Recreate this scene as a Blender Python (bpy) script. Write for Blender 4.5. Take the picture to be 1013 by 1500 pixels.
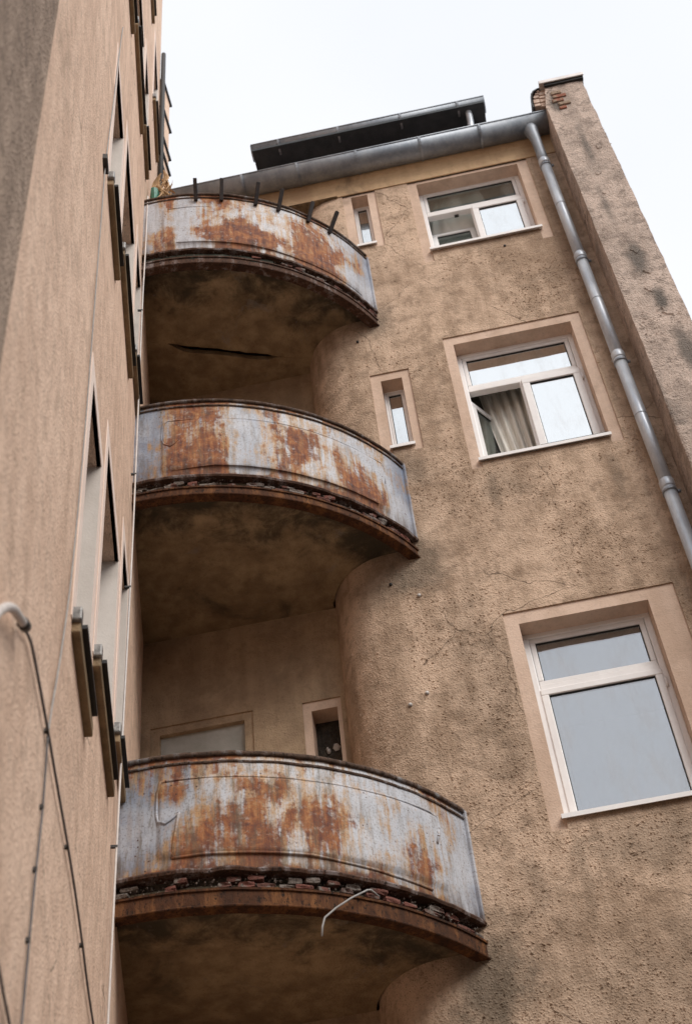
import bpy, math, random
from math import sin, cos, pi, radians as rad
from mathutils import Vector, Matrix, noise
random.seed(7)
for o in list(bpy.data.objects): bpy.data.objects.remove(o)
scene = bpy.context.scene
col = scene.collection
CH = 1.6                                            # eye height above the courtyard

# ------------------------------------------------------------------ camera, sky, sun, exposure
cd = bpy.data.cameras.new('camera'); cam = bpy.data.objects.new('camera', cd); col.objects.link(cam)
cd.sensor_fit = 'VERTICAL'; cd.sensor_height = 36.0; cd.sensor_width = 24.0; cd.lens = 49.99
cd.clip_end = 500.0; cd.clip_start = 0.05
yaw, pitch, roll = rad(-5.409), rad(47.528), rad(-7.0906)
f = Vector((sin(yaw) * cos(pitch), cos(yaw) * cos(pitch), sin(pitch)))
r0 = Vector((cos(yaw), -sin(yaw), 0)); u0 = r0.cross(f)
rv = r0 * cos(roll) + u0 * sin(roll); uv_ = -r0 * sin(roll) + u0 * cos(roll)
mw = Matrix((rv, uv_, -f)).transposed().to_4x4(); mw.translation = Vector((0, 0, CH))
cam.matrix_world = mw
cd.dof.use_dof = True; cd.dof.focus_distance = 9.3; cd.dof.aperture_fstop = 3.2
scene.camera = cam

SUN_EL, SUN_AZ = rad(42), rad(136)                  # azimuth clockwise from +Y
world = bpy.data.worlds.new('World'); scene.world = world; world.use_nodes = True
wn = world.node_tree; wn.nodes.clear()
w_out = wn.nodes.new('ShaderNodeOutputWorld'); w_bg = wn.nodes.new('ShaderNodeBackground')
w_sky = wn.nodes.new('ShaderNodeTexSky'); w_sky.sky_type = 'NISHITA'; w_sky.sun_disc = False
w_sky.sun_elevation = SUN_EL; w_sky.sun_rotation = SUN_AZ
w_tc = wn.nodes.new('ShaderNodeTexCoord'); w_no = wn.nodes.new('ShaderNodeTexNoise')
w_no.inputs['Scale'].default_value = 1.7; w_no.inputs['Detail'].default_value = 4
w_rp = wn.nodes.new('ShaderNodeValToRGB')
w_rp.color_ramp.elements[0].position = .3; w_rp.color_ramp.elements[0].color = (6.0, 6.15, 6.45, 1)
w_rp.color_ramp.elements[1].position = .65; w_rp.color_ramp.elements[1].color = (6.85, 6.85, 7.0, 1)
w_mx = wn.nodes.new('ShaderNodeMix'); w_mx.data_type = 'RGBA'; w_mx.inputs[0].default_value = .9
wn.links.new(w_tc.outputs['Generated'], w_no.inputs['Vector']); wn.links.new(w_no.outputs['Fac'], w_rp.inputs['Fac'])
wn.links.new(w_sky.outputs['Color'], w_mx.inputs[6]); wn.links.new(w_rp.outputs['Color'], w_mx.inputs[7])
wn.links.new(w_mx.outputs[2], w_bg.inputs['Color']); w_bg.inputs['Strength'].default_value = .1
wn.links.new(w_bg.outputs[0], w_out.inputs[0])

sd = bpy.data.lights.new('sun', 'SUN'); sd.energy = 1.5; sd.angle = rad(34); sd.color = (1, .95, .88)
sun = bpy.data.objects.new('sun', sd); col.objects.link(sun); sun.location = (8, -10, 30)
sdir = Vector((sin(SUN_AZ) * cos(SUN_EL), cos(SUN_AZ) * cos(SUN_EL), sin(SUN_EL)))
sun.rotation_euler = (-sdir).to_track_quat('-Z', 'Y').to_euler()
vs = scene.view_settings; vs.view_transform = 'Standard'; vs.look = 'None'; vs.exposure = 0.74; vs.gamma = 1
vs.use_curve_mapping = False

# ------------------------------------------------------------------ material helpers
class G:
    def __init__(s, name):
        s.m = bpy.data.materials.new(name); s.m.use_nodes = True; s.t = s.m.node_tree; s.t.nodes.clear()
    def n(s, ty, **kw):
        nd = s.t.nodes.new(ty)
        for k, v in kw.items(): setattr(nd, k, v)
        return nd
    def put(s, sock, v):
        if isinstance(v, bpy.types.NodeSocket): s.t.links.new(v, sock)
        elif v is not None:
            if isinstance(v, (tuple, list)) and len(v) == 3 and sock.type == 'RGBA': v = (*v, 1)
            sock.default_value = v
    def pos(s): return s.n('ShaderNodeNewGeometry').outputs['Position']
    def uv(s): return s.n('ShaderNodeUVMap').outputs['UV']
    def map(s, v, scale=(1, 1, 1), loc=(0, 0, 0)):
        nd = s.n('ShaderNodeMapping'); s.put(nd.inputs['Vector'], v)
        nd.inputs['Scale'].default_value = scale; nd.inputs['Location'].default_value = loc
        return nd.outputs[0]
    def noise(s, v, scale, detail=3, rough=.55, dist=0):
        nd = s.n('ShaderNodeTexNoise'); s.put(nd.inputs['Vector'], v); nd.inputs['Scale'].default_value = scale
        nd.inputs['Detail'].default_value = detail; nd.inputs['Roughness'].default_value = rough
        nd.inputs['Distortion'].default_value = dist
        return nd.outputs['Fac']
    def vor(s, v, scale, feature='F1'):
        nd = s.n('ShaderNodeTexVoronoi', feature=feature); s.put(nd.inputs['Vector'], v); nd.inputs['Scale'].default_value = scale
        return nd.outputs['Distance']
    def math(s, op, a, b=None, clamp=False):
        nd = s.n('ShaderNodeMath', operation=op, use_clamp=clamp); s.put(nd.inputs[0], a)
        if b is not None: s.put(nd.inputs[1], b)
        return nd.outputs[0]
    def step(s, v, a, b):
        nd = s.n('ShaderNodeMapRange', interpolation_type='SMOOTHSTEP'); s.put(nd.inputs[0], v)
        nd.inputs[1].default_value = a; nd.inputs[2].default_value = b
        return nd.outputs[0]
    def ramp(s, v, pts, interp='LINEAR'):
        nd = s.n('ShaderNodeValToRGB'); cr = nd.color_ramp; cr.interpolation = interp
        while len(cr.elements) < len(pts): cr.elements.new(.5)
        for e, (p, c) in zip(cr.elements, pts):
            e.position = p; e.color = (*c, 1) if isinstance(c, (tuple, list)) else (c, c, c, 1)
        s.put(nd.inputs[0], v)
        return nd.outputs[0]
    def mix(s, fac, a, b, mode='MIX'):
        nd = s.n('ShaderNodeMix', data_type='RGBA', blend_type=mode); s.put(nd.inputs[0], fac); s.put(nd.inputs[6], a); s.put(nd.inputs[7], b)
        return nd.outputs[2]
    def sep(s, v):
        nd = s.n('ShaderNodeSeparateXYZ'); s.put(nd.inputs[0], v); return nd.outputs
    def bump(s, h, strength=.5, dist=.01, normal=None):
        nd = s.n('ShaderNodeBump'); s.put(nd.inputs['Height'], h); nd.inputs['Strength'].default_value = strength
        nd.inputs['Distance'].default_value = dist
        if normal is not None: s.put(nd.inputs['Normal'], normal)
        return nd.outputs[0]
    def out(s, color, rough=.8, metal=0, normal=None, spec=.3):
        p = s.n('ShaderNodeBsdfPrincipled'); s.put(p.inputs['Base Color'], color); s.put(p.inputs['Roughness'], rough)
        s.put(p.inputs['Metallic'], metal); s.put(p.inputs['Specular IOR Level'], spec)
        if normal is not None: s.put(p.inputs['Normal'], normal)
        o = s.n('ShaderNodeOutputMaterial'); s.t.links.new(p.outputs[0], o.inputs[0]); s.p = p
        return s.m

def stucco(name, light, dark, coarse=1.0, stain=.6, speck=.5, seed=0, grime=(.10, .085, .07), dirt=(), edge=False):
    g = G(name); P = g.map(g.pos(), loc=(seed * 3.1, seed * 1.7, seed * 2.3))
    big = g.noise(P, .9, 5, .6); mid = g.noise(P, 6, 4, .6); fine = g.noise(P, 55, 3, .6)
    streak = g.noise(g.map(P, (5, 5, .45)), 1.5, 4, .6)
    f = g.math('ADD', g.math('MULTIPLY', big, .7), g.math('MULTIPLY', mid, .5))
    f = g.math('ADD', f, g.math('MULTIPLY', g.math('SUBTRACT', streak, .5), .5))
    c = g.mix(g.step(f, .42, .78), dark, light)
    c = g.mix(g.math('MULTIPLY', g.step(g.noise(P, 1.7, 6, .65, .6), .56, .74), stain), c, grime)
    c = g.mix(g.math('MULTIPLY', g.step(fine, .42, .30), speck), c, tuple(v * .45 for v in dark))
    c = g.mix(g.math('MULTIPLY', g.step(g.noise(P, 130, 2, .5), .62, .72), .45 * speck), c, tuple(min(1, v * 1.35) for v in light))
    c = g.mix(g.math('MULTIPLY', g.step(g.noise(P, 8, 9, .78), .50, .60), .75 * speck), c, tuple(v * .58 for v in dark))
    c = g.mix(g.math('MULTIPLY', g.step(g.noise(g.map(P, loc=(7, 3, 5)), 5, 9, .78), .53, .66), .6 * speck), c, tuple(min(1, v * 1.12) for v in light))
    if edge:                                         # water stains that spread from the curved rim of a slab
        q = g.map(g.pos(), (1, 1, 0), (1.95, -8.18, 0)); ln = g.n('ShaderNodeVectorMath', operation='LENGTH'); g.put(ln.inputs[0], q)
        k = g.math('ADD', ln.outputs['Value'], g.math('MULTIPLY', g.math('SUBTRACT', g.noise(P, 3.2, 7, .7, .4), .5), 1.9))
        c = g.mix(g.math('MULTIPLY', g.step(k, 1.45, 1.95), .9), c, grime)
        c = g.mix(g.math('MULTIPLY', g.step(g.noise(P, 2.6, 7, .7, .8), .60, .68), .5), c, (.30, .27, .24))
    for (dx, dy, dz, sx, sz, amt) in dirt:
        q = g.map(g.pos(), (1 / sx, .6, 1 / sz), (-dx / sx, -dy * .6, -(dz + CH) / sz))
        ln = g.n('ShaderNodeVectorMath', operation='LENGTH'); g.put(ln.inputs[0], q)
        k = g.math('ADD', ln.outputs['Value'], g.math('MULTIPLY', g.math('SUBTRACT', g.noise(P, 4.5, 6, .7), .5), 1.5))
        c = g.mix(g.math('MULTIPLY', g.step(k, 1.0, .25), amt), c, grime)
    if speck > .4:                                   # hairline cracks
        Pc = g.n('ShaderNodeVectorMath', operation='ADD'); g.put(Pc.inputs[0], P); nv = g.n('ShaderNodeTexNoise'); g.put(nv.inputs['Vector'], P); nv.inputs['Scale'].default_value = 2.3; nv.inputs['Detail'].default_value = 6
        sc = g.n('ShaderNodeVectorMath', operation='SCALE'); g.put(sc.inputs[0], nv.outputs['Color']); sc.inputs['Scale'].default_value = .35; g.put(Pc.inputs[1], sc.outputs[0]); e = g.vor(Pc.outputs[0], .85, 'DISTANCE_TO_EDGE')
        c = g.mix(g.math('MULTIPLY', g.step(e, .0045, .0015), g.math('MULTIPLY', g.step(big, .48, .56), .7)), c, tuple(v * .3 for v in dark))
    gr = g.step(g.vor(P, 62), .0, .55); gr2 = g.noise(P, 24, 5, .7)
    h = g.math('ADD', g.math('MULTIPLY', gr, -.5), g.math('ADD', g.math('MULTIPLY', gr2, 1.4), g.math('MULTIPLY', fine, .5)))
    return g.out(c, .95, 0, g.bump(h, .55 * coarse, .018), .12)

M = {}
DIRT = [(-.22, 7.2, 7.2, .30, .38, .6), (-.20, 7.2, 10.2, .22, .35, .5), (-.20, 7.2, 3.95, .30, .5, .7), (-.5, 7.25, 7.1, .3, .3, .35), (.85, 7.2, 4.65, .55, .25, .35),
        (.5, 7.2, 7.9, .25, .3, .25), (-.15, 7.2, 8.25, .2, .3, .4), (.15, 7.2, 6.0, .4, 1.2, .25), (.6, 7.2, 3.6, 1.2, .8, .25),
        (.42, 7.2, 4.5, .06, .4, .25), (1.22, 7.2, 4.5, .06, .35, .25), (.44, 7.2, 7.85, .05, .35, .3), (1.34, 7.2, 7.8, .06, .4, .3), (1.60, 7.2, 9.6, .06, 2.2, .25)]
M['stucco'] = stucco('roughcast_brown', (.66, .49, .365), (.36, .255, .18), .9, .3, .55, 0, (.10, .085, .065), DIRT)
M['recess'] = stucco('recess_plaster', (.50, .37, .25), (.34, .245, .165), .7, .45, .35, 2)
M['trim'] = stucco('smooth_plaster_band', (.72, .55, .44), (.59, .435, .335), .3, .4, .25, 3, (.22, .165, .12))
M['cornice'] = stucco('cornice_plaster', (.62, .44, .27), (.46, .31, .19), .25, .6, .2, 4)
M['left'] = stucco('left_wall_plaster', (.86, .635, .49), (.68, .48, .36), .6, .45, .5, 5, (.36, .26, .19))
M['left_dark'] = stucco('left_pilaster_plaster', (.46, .35, .275), (.30, .225, .175), 1.2, .4, .7, 6)
M['left_trim'] = stucco('left_window_band', (.90, .76, .68), (.86, .70, .61), .2, .1, .1, 7, (.45, .35, .28))
M['jamb'] = stucco('pale_reveal_plaster', (.68, .62, .57), (.60, .54, .49), .15, .15, .1, 8, (.4, .35, .3))
M['pier'] = stucco('fire_wall_plaster', (.66, .53, .45), (.40, .32, .27), 1.4, .95, .85, 9, (.15, .135, .12),
                   [(2.02, 6.87, 9.9, .10, .35, .85), (2.06, 6.87, 9.3, .09, .2, .9), (2.0, 6.87, 11.9, .06, .5, .7), (1.90, 6.87, 12.8, .09, .35, .9), (2.10, 6.87, 8.6, .1, .35, .8), (1.95, 6.87, 10.8, .05, .4, .5)])
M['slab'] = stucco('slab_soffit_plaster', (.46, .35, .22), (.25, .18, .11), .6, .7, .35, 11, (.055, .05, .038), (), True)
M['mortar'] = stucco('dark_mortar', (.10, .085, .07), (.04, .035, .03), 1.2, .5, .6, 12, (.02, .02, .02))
M['lefts_sill'] = stucco('sill_render', (.33, .24, .15), (.22, .16, .10), .4, .5, .3, 13)

def simple(name, c1, c2, rough=.6, metal=0, scale=12, bump=.15, spec=.4, stretch=(1, 1, 1)):
    g = G(name); P = g.map(g.pos(), stretch)
    n1 = g.noise(P, scale, 5, .6); n2 = g.noise(P, scale * 6, 3, .6)
    c = g.mix(g.step(g.math('ADD', g.math('MULTIPLY', n1, .75), g.math('MULTIPLY', n2, .25)), .35, .65), c1, c2)
    r = g.math('ADD', g.math('MULTIPLY', n1, .3), rough - .15)
    return g.out(c, r, metal, g.bump(n2, bump, .004), spec)
M['pvc'] = simple('white_window_plastic', (.84, .82, .815), (.90, .885, .88), .4, 0, 5, .05)
M['seal'] = simple('black_rubber_seal', (.02, .02, .02), (.03, .03, .03), .6)
M['zinc'] = simple('weathered_zinc', (.22, .245, .28), (.34, .365, .40), .5, .5, 7, .1, .4, (1, 1, .4))
M['zinc_light'] = simple('downpipe_zinc', (.46, .50, .56), (.62, .66, .71), .40, .35, 14, .12, .5, (1, 1, .3))
M['slate'] = simple('dark_slate_board', (.035, .045, .055), (.06, .07, .08), .7, 0, 9, .3)
M['tile'] = simple('roof_tile', (.10, .05, .035), (.16, .08, .055), .8, 0, 9, .3)
M['black'] = simple('black_painted_metal', (.012, .012, .013), (.03, .028, .027), .6, 0, 20, .2)
M['iron'] = simple('dark_rail_iron', (.02, .018, .02), (.055, .04, .035), .7, .2, 30, .3)
M['white_cable'] = simple('white_cable_sheath', (.56, .51, .48), (.68, .63, .60), .5, 0, 20, .1)
M['grey_cable'] = simple('grey_cable_sheath', (.10, .095, .10), (.17, .16, .165), .6, 0, 20, .1)
M['pale_wire'] = simple('pale_grey_wire', (.27, .265, .26), (.38, .37, .36), .6, 0, 20, .1)
M['clip'] = simple('cable_clip_plastic', (.03, .028, .028), (.06, .055, .05), .6, 0, 30, .1)
M['curtain'] = simple('sheer_curtain', (.74, .72, .68), (.84, .82, .78), .9, 0, 4, .1, .1)
M['curtain2'] = simple('beige_striped_curtain', (.60, .56, .50), (.86, .83, .77), .9, 0, 9, .1, .1, (3, 3, .15))
M['room'] = simple('room_paint', (.42, .41, .38), (.50, .48, .45), .9, 0, 2, .05, .1)
M['sheet'] = simple('grey_plastic_sheet', (.36, .36, .33), (.50, .50, .47), .4, 0, 3.5, .5, .4)
M['straw'] = simple('dried_leaf', (.42, .27, .14), (.62, .42, .26), .8, 0, 30, .2, .1)
M['green'] = simple('green_plastic_wrap', (.02, .12, .08), (.05, .22, .15), .4, 0, 20, .3)
M['asphalt'] = simple('courtyard_concrete', (.045, .043, .04), (.065, .062, .058), .9, 0, 3, .4, .1)
M['coping'] = simple('coping_sheet', (.62, .58, .56), (.74, .70, .68), .5, .2, 8, .1)
M['cap'] = simple('sill_end_cap', (.10, .10, .10), (.30, .29, .28), .35, 0, 40, .2, .5)
M['debris_and_reflection'] = simple('pale_debris_and_reflection', (.45, .42, .40), (.62, .58, .55), .9, 0, 40, .3, .1)

def brickmat(name, c1, c2, c3):
    g = G(name); oi = g.n('ShaderNodeObjectInfo').outputs['Random']
    P = g.pos(); n1 = g.noise(P, 60, 4, .65); n2 = g.noise(P, 18, 4, .6)
    c = g.mix(oi, c1, c2); c = g.mix(g.step(g.math('ADD', n2, g.math('MULTIPLY', oi, .25)), .56, .70), c, c3)
    c = g.mix(g.step(n1, .45, .3), c, (.03, .026, .022))
    return g.out(c, .95, 0, g.bump(g.math('ADD', n1, n2), .8, .02), .1)
M['brick'] = brickmat('broken_brick', (.20, .085, .068), (.065, .05, .043), (.22, .19, .17))
M['grit'] = simple('slab_edge_grit', (.05, .042, .036), (.30, .25, .22), .95, 0, 26, .4, .1)
M['rubble'] = simple('pier_head_brick', (.50, .35, .27), (.72, .58, .49), .95, 0, 22, .6, .1)
M['redbrick'] = brickmat('exposed_red_brick', (.36, .15, .10), (.26, .12, .09), (.36, .27, .2))

def rust(name, seed, bias, blue, grime, length, zlo, zhi):
    """Flaking blue-grey paint over rusting sheet steel. UV is (metres along, metres up)."""
    g = G(name); UV = g.uv(); U = g.map(UV, (1, 1, 1), (seed * 5.3, seed * 2.9, seed))
    x, y, z = g.sep(UV); un = g.math('DIVIDE', x, length); vn = g.math('DIVIDE', y, zhi - zlo)
    b = g.ramp(un, [(p, v + .5) for p, v in bias])
    n1 = g.noise(g.map(U, (1, .75, 1)), 2.6, 6, .58, .4)
    n2 = g.noise(g.map(U, (15, 1.1, 1)), 1.6, 5, .6)
    n3 = g.noise(U, 38, 5, .7); n4 = g.noise(U, 9, 5, .65, .8); n5 = g.noise(g.map(U, (26, 2.2, 1)), 1.5, 3, .6)
    v = g.math('ADD', n1, g.math('SUBTRACT', b, .5))
    v = g.math('ADD', v, g.math('MULTIPLY', g.math('SUBTRACT', n2, .5), .30))
    v = g.math('ADD', v, g.math('MULTIPLY', g.math('SUBTRACT', n3, .5), .20))
    v = g.math('ADD', v, g.math('MULTIPLY', g.math('SUBTRACT', n4, .5), .20))
    edge = g.math('MAXIMUM', g.step(vn, .10, -.02), g.step(vn, .93, 1.02))
    v = g.math('ADD', v, g.math('MULTIPLY', edge, .13))
    rustm = g.step(v, .50, .60); stain = g.step(v, .38, .54)
    pale = g.mix(n4, (.58, .59, .625), (.40, .425, .48))
    paint = g.mix(g.step(g.math('ADD', n1, g.ramp(un, [(p, c) for p, c in blue])), .75, 1.15), pale, (.19, .235, .325))
    paint = g.mix(g.math('MULTIPLY', g.step(n5, .50, .68), .45), paint, (.30, .25, .22))
    c = g.mix(g.math('MULTIPLY', stain, g.step(n5, .30, .60)), paint, (.44, .27, .13))
    rc = g.ramp(g.math('ADD', g.math('MULTIPLY', n4, .6), g.math('MULTIPLY', n5, .4)),
                [(.32, (.065, .028, .024)), (.43, (.15, .055, .036)), (.51, (.26, .095, .042)), (.58, (.36, .15, .06)), (.67, (.46, .27, .13))])
    rc = g.mix(g.math('MULTIPLY', g.step(g.noise(U, 20, 5, .7), .55, .68), .6), rc, (.44, .36, .30))
    c = g.mix(rustm, c, rc)
    gm = g.math('MULTIPLY', g.step(g.noise(g.map(U, (9, 1.6, 1)), 2.2, 8, .75), .47, .66), g.ramp(un, [(p, v2) for p, v2 in grime]))
    c = g.mix(gm, c, (.13, .105, .075))
    c = g.mix(g.math('MULTIPLY', g.step(g.noise(U, 70, 4, .7), .52, .64), .5), c, (.10, .07, .05))
    drip = g.math('MULTIPLY', g.step(vn, .30, -.05), g.step(g.noise(g.map(U, (7, .8, 1)), 2, 5, .7), .36, .6))
    c = g.mix(g.math('MULTIPLY', drip, .8), c, (.075, .045, .032))
    chips = g.step(g.vor(g.map(U, (1, 1, 1)), 24), .16, .09)
    chips = g.math('MULTIPLY', chips, g.step(g.noise(U, 5, 3), .48, .6))
    c = g.mix(chips, c, (.07, .03, .02))
    h = g.math('ADD', g.math('MULTIPLY', rustm, -.5), g.math('MULTIPLY', n3, g.math('ADD', g.math('MULTIPLY', rustm, .8), .2)))
    rr = g.math('ADD', g.math('MULTIPLY', rustm, .35), .48)
    return g.out(c, rr, 0, g.bump(h, .55, .006), .35)
def rust_plain(name, c1, c2, c3, seed):
    g = G(name); P = g.map(g.pos(), (1, 1, .5), (seed, seed, 0))
    n1 = g.noise(P, 5, 8, .75, .6); n2 = g.noise(P, 60, 5, .7); n3 = g.noise(g.map(P, (1, 1, .15)), 16, 4, .6)
    c = g.ramp(g.math('ADD', g.math('MULTIPLY', n1, .6), g.math('MULTIPLY', n3, .4)), [(.34, c1), (.5, c2), (.64, c3)])
    c = g.mix(g.step(n2, .47, .36), c, (.02, .013, .01))
    return g.out(c, .85, 0, g.bump(g.math('ADD', n1, n2), .7, .01), .2)
M['channel'] = rust_plain('rusted_edge_channel', (.022, .014, .011), (.085, .036, .018), (.24, .105, .04), 1)
M['flange'] = rust_plain('rusted_flange', (.035, .022, .018), (.09, .045, .028), (.30, .27, .27), 2)
M['rim'] = rust_plain('rusted_rim', (.03, .02, .016), (.11, .07, .05), (.27, .27, .28), 3)
M['mossy'] = rust_plain('mossy_broken_edge', (.012, .017, .013), (.035, .04, .03), (.10, .09, .07), 4)

def glass(name, refl, tint=(.9, .95, 1.0), see=True):
    g = G(name)
    gl = g.n('ShaderNodeBsdfGlossy'); gl.inputs['Roughness'].default_value = .015; gl.inputs['Color'].default_value = (*tint, 1)
    nz = g.noise(g.pos(), 1.6, 2); g.put(gl.inputs['Normal'], g.bump(nz, .25, .03))
    tr = g.n('ShaderNodeBsdfTransparent'); tr.inputs['Color'].default_value = (.75, .8, .8, 1)
    mx = g.n('ShaderNodeMixShader'); mx.inputs[0].default_value = refl
    g.t.links.new(tr.outputs[0], mx.inputs[1]); g.t.links.new(gl.outputs[0], mx.inputs[2])
    df = g.n('ShaderNodeBsdfDiffuse'); df.inputs['Color'].default_value = (.55, .52, .48, 1)
    m2 = g.n('ShaderNodeMixShader'); g.put(m2.inputs[0], g.math('ADD', .03, g.math('MULTIPLY', g.step(g.noise(g.map(g.pos(), (3, 3, .8)), 2.5, 6, .7), .45, .75), .16)))
    g.t.links.new(mx.outputs[0], m2.inputs[1]); g.t.links.new(df.outputs[0], m2.inputs[2])
    o = g.n('ShaderNodeOutputMaterial'); g.t.links.new(m2.outputs[0], o.inputs[0])
    return g.m
M['glass_blue'] = glass('coated_window_glass', .33, (.95, .96, 1.0))
M['glass_slit'] = glass('slit_window_glass', .78, (.97, 1, 1))
M['glass'] = glass('window_glass', .90, (.97, 1, 1))
M['glass_clear'] = glass('clear_window_glass', .30, (.9, 1, 1))

# ------------------------------------------------------------------ mesh helpers
ORG = {}
class MB:
    def __init__(s): s.v = []; s.f = []; s.uv = {}; s.smooth = False
    def add(s, p): s.v.append(tuple(p)); return len(s.v) - 1
    def quad(s, a, b, c, d): s.f.append((s.add(a), s.add(b), s.add(c), s.add(d)))
    def poly(s, pts): s.f.append(tuple(s.add(p) for p in pts))
    def box(s, x0, x1, y0, y1, z0, z1, T=None):
        P = [(x, y, z) for z in (z0, z1) for y in (y0, y1) for x in (x0, x1)]
        if T: P = [T(*p) for p in P]
        i = len(s.v); s.v += [tuple(p) for p in P]
        for q in ((0, 2, 3, 1), (4, 5, 7, 6), (0, 1, 5, 4), (2, 6, 7, 3), (0, 4, 6, 2), (1, 3, 7, 5)): s.f.append(tuple(i + k for k in q))
    def tube(s, pts, r, n=8, caps=True, rr=None):
        pts = [Vector(p) for p in pts]; rings = []
        up = None
        for k, p in enumerate(pts):
            t = (pts[min(k + 1, len(pts) - 1)] - pts[max(k - 1, 0)]).normalized()
            if up is None:
                up = Vector((0, 0, 1)) if abs(t.z) < .9 else Vector((0, 1, 0))
            a = t.cross(up).normalized(); b = a.cross(t).normalized(); up = b
            R = rr[k] if rr else r
            rings.append([s.add(p + a * (cos(2 * pi * j / n) * R) + b * (sin(2 * pi * j / n) * R)) for j in range(n)])
        for k in range(len(rings) - 1):
            for j in range(n):
                s.f.append((rings[k][j], rings[k][(j + 1) % n], rings[k + 1][(j + 1) % n], rings[k + 1][j]))
        if caps: s.f.append(tuple(reversed(rings[0]))); s.f.append(tuple(rings[-1]))
        s.smooth = True
    def loft(s, rings, closed=True, caps=True):
        idx = [[s.add(p) for p in rg] for rg in rings]; n = len(rings[0])
        for k in range(len(idx) - 1):
            for j in range(n if closed else n - 1):
                s.f.append((idx[k][j], idx[k][(j + 1) % n], idx[k + 1][(j + 1) % n], idx[k + 1][j]))
        if caps and closed: s.f.append(tuple(reversed(idx[0]))); s.f.append(tuple(idx[-1]))
    def build(s, name, mat, parent=None, pivot=None, smooth=None, bevel=0, lift=CH):
        po = ORG.get(parent.name, Vector((0, 0, 0))) if parent else Vector((0, 0, 0))
        pv = Vector(pivot) + Vector((0, 0, lift)) if pivot is not None else (po if parent else Vector((0, 0, 0)))
        me = bpy.data.meshes.new(name)
        me.from_pydata([(v[0] - pv.x, v[1] - pv.y, v[2] + lift - pv.z) for v in s.v], [], s.f)
        if s.uv:
            L = me.uv_layers.new(name='UVMap')
            for lp in me.loops: L.data[lp.index].uv = s.uv.get(lp.vertex_index, (0, 0))
        me.materials.append(M[mat] if isinstance(mat, str) else mat)
        if (s.smooth if smooth is None else smooth):
            for p in me.polygons: p.use_smooth = True
        me.update()
        o = bpy.data.objects.new(name, me); col.objects.link(o)
        o.parent = parent; o.location = pv - po; ORG[o.name] = pv
        if bevel:
            b = o.modifiers.new('bevel', 'BEVEL'); b.width = bevel; b.segments = 2; b.limit_method = 'ANGLE'; b.angle_limit = rad(40)
        return o
def fixn(o):
    import bmesh
    bm = bmesh.new(); bm.from_mesh(o.data); bmesh.ops.recalc_face_normals(bm, faces=bm.faces); bm.to_mesh(o.data); bm.free(); return o
def empty(name, loc, parent=None, label=None, cat=None, group=None):
    o = bpy.data.objects.new(name, None); col.objects.link(o); o.empty_display_size = .1
    w = Vector((loc[0], loc[1], loc[2] + CH)); po = ORG.get(parent.name, Vector()) if parent else Vector()
    o.parent = parent; o.location = w - po; ORG[o.name] = w
    if label: o['label'] = label
    if cat: o['category'] = cat
    if group: o['group'] = group
    return o
def tag(o, label, cat=None, group=None):
    o['label'] = label
    if cat: o['category'] = cat
    if group: o['group'] = group
    return o

def holed(mb, fn, a0, a1, z0, z1, holes, depth, d0=0.0, reveals=True):
    """Wall sheet with rectangular openings; fn(a, z, d) maps to space, d = depth into the wall."""
    A = sorted({a0, a1, *[h[0] for h in holes], *[h[1] for h in holes]}); Z = sorted({z0, z1, *[h[2] for h in holes], *[h[3] for h in holes]})
    A = [a for a in A if a0 <= a <= a1]; Z = [z for z in Z if z0 <= z <= z1]
    for i in range(len(A) - 1):
        for j in range(len(Z) - 1):
            am, zm = (A[i] + A[i + 1]) / 2, (Z[j] + Z[j + 1]) / 2
            if any(h[0] < am < h[1] and h[2] < zm < h[3] for h in holes): continue
            mb.quad(fn(A[i], Z[j], d0), fn(A[i + 1], Z[j], d0), fn(A[i + 1], Z[j + 1], d0), fn(A[i], Z[j + 1], d0))
    if reveals:
        for (x0, x1, y0, y1) in [h[:4] for h in holes]:
            for (p, q) in (((x0, y0), (x1, y0)), ((x1, y0), (x1, y1)), ((x1, y1), (x0, y1)), ((x0, y1), (x0, y0))):
                mb.quad(fn(*p, d0), fn(*p, depth), fn(*q, depth), fn(*q, d0))

# ------------------------------------------------------------------ ground
g_ = MB(); g_.quad((-60, -60, -CH), (60, -60, -CH), (60, 60, -CH), (-60, 60, -CH))
gr = g_.build('ground', 'asphalt'); gr['kind'] = 'structure'

# ------------------------------------------------------------------ main building
FY = 7.2; ZG = -CH; ZT = 12.95
bld = empty('apartment_building', (.6, 7.6, ZG), None, 'brown roughcast apartment house with stacked rusty curved balconies and white windows', 'building')
BIG = [dict(o=(.385, 1.262, 4.90, 6.48), s=(.29, 1.455, 4.815, 6.585)),
       dict(o=(.392, 1.386, 8.17, 9.709), s=(.312, 1.478, 8.10, 9.81)),
       dict(o=(.40, 1.402, 11.17, 12.40), s=(.313, 1.50, 11.0, 12.44))]
SMALL = [dict(o=(-.262, -.085, 8.53, 9.41), s=(-.345, -.015, 8.46, 9.50)),
         dict(o=(-.252, -.09, 11.49, 12.41), s=(-.335, -.008, 11.43, 12.44))]
fac = lambda a, z, d: (a, FY + d, z)
mb = MB(); holed(mb, fac, -.38, 1.80, ZG, 12.44, [w['s'] for w in BIG + SMALL], .012)
fw_ = mb.build('facade_wall', 'stucco', bld)
for w in BIG + SMALL:                               # roughcast runs up to the sill between the bands
    mb = MB(); mb.box(w['o'][0] + .004, w['o'][1] - .004, FY - .001, FY + .011, w['s'][2] - .004, w['o'][2] - .004); mb.build('sill_apron', 'stucco', bld)
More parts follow.
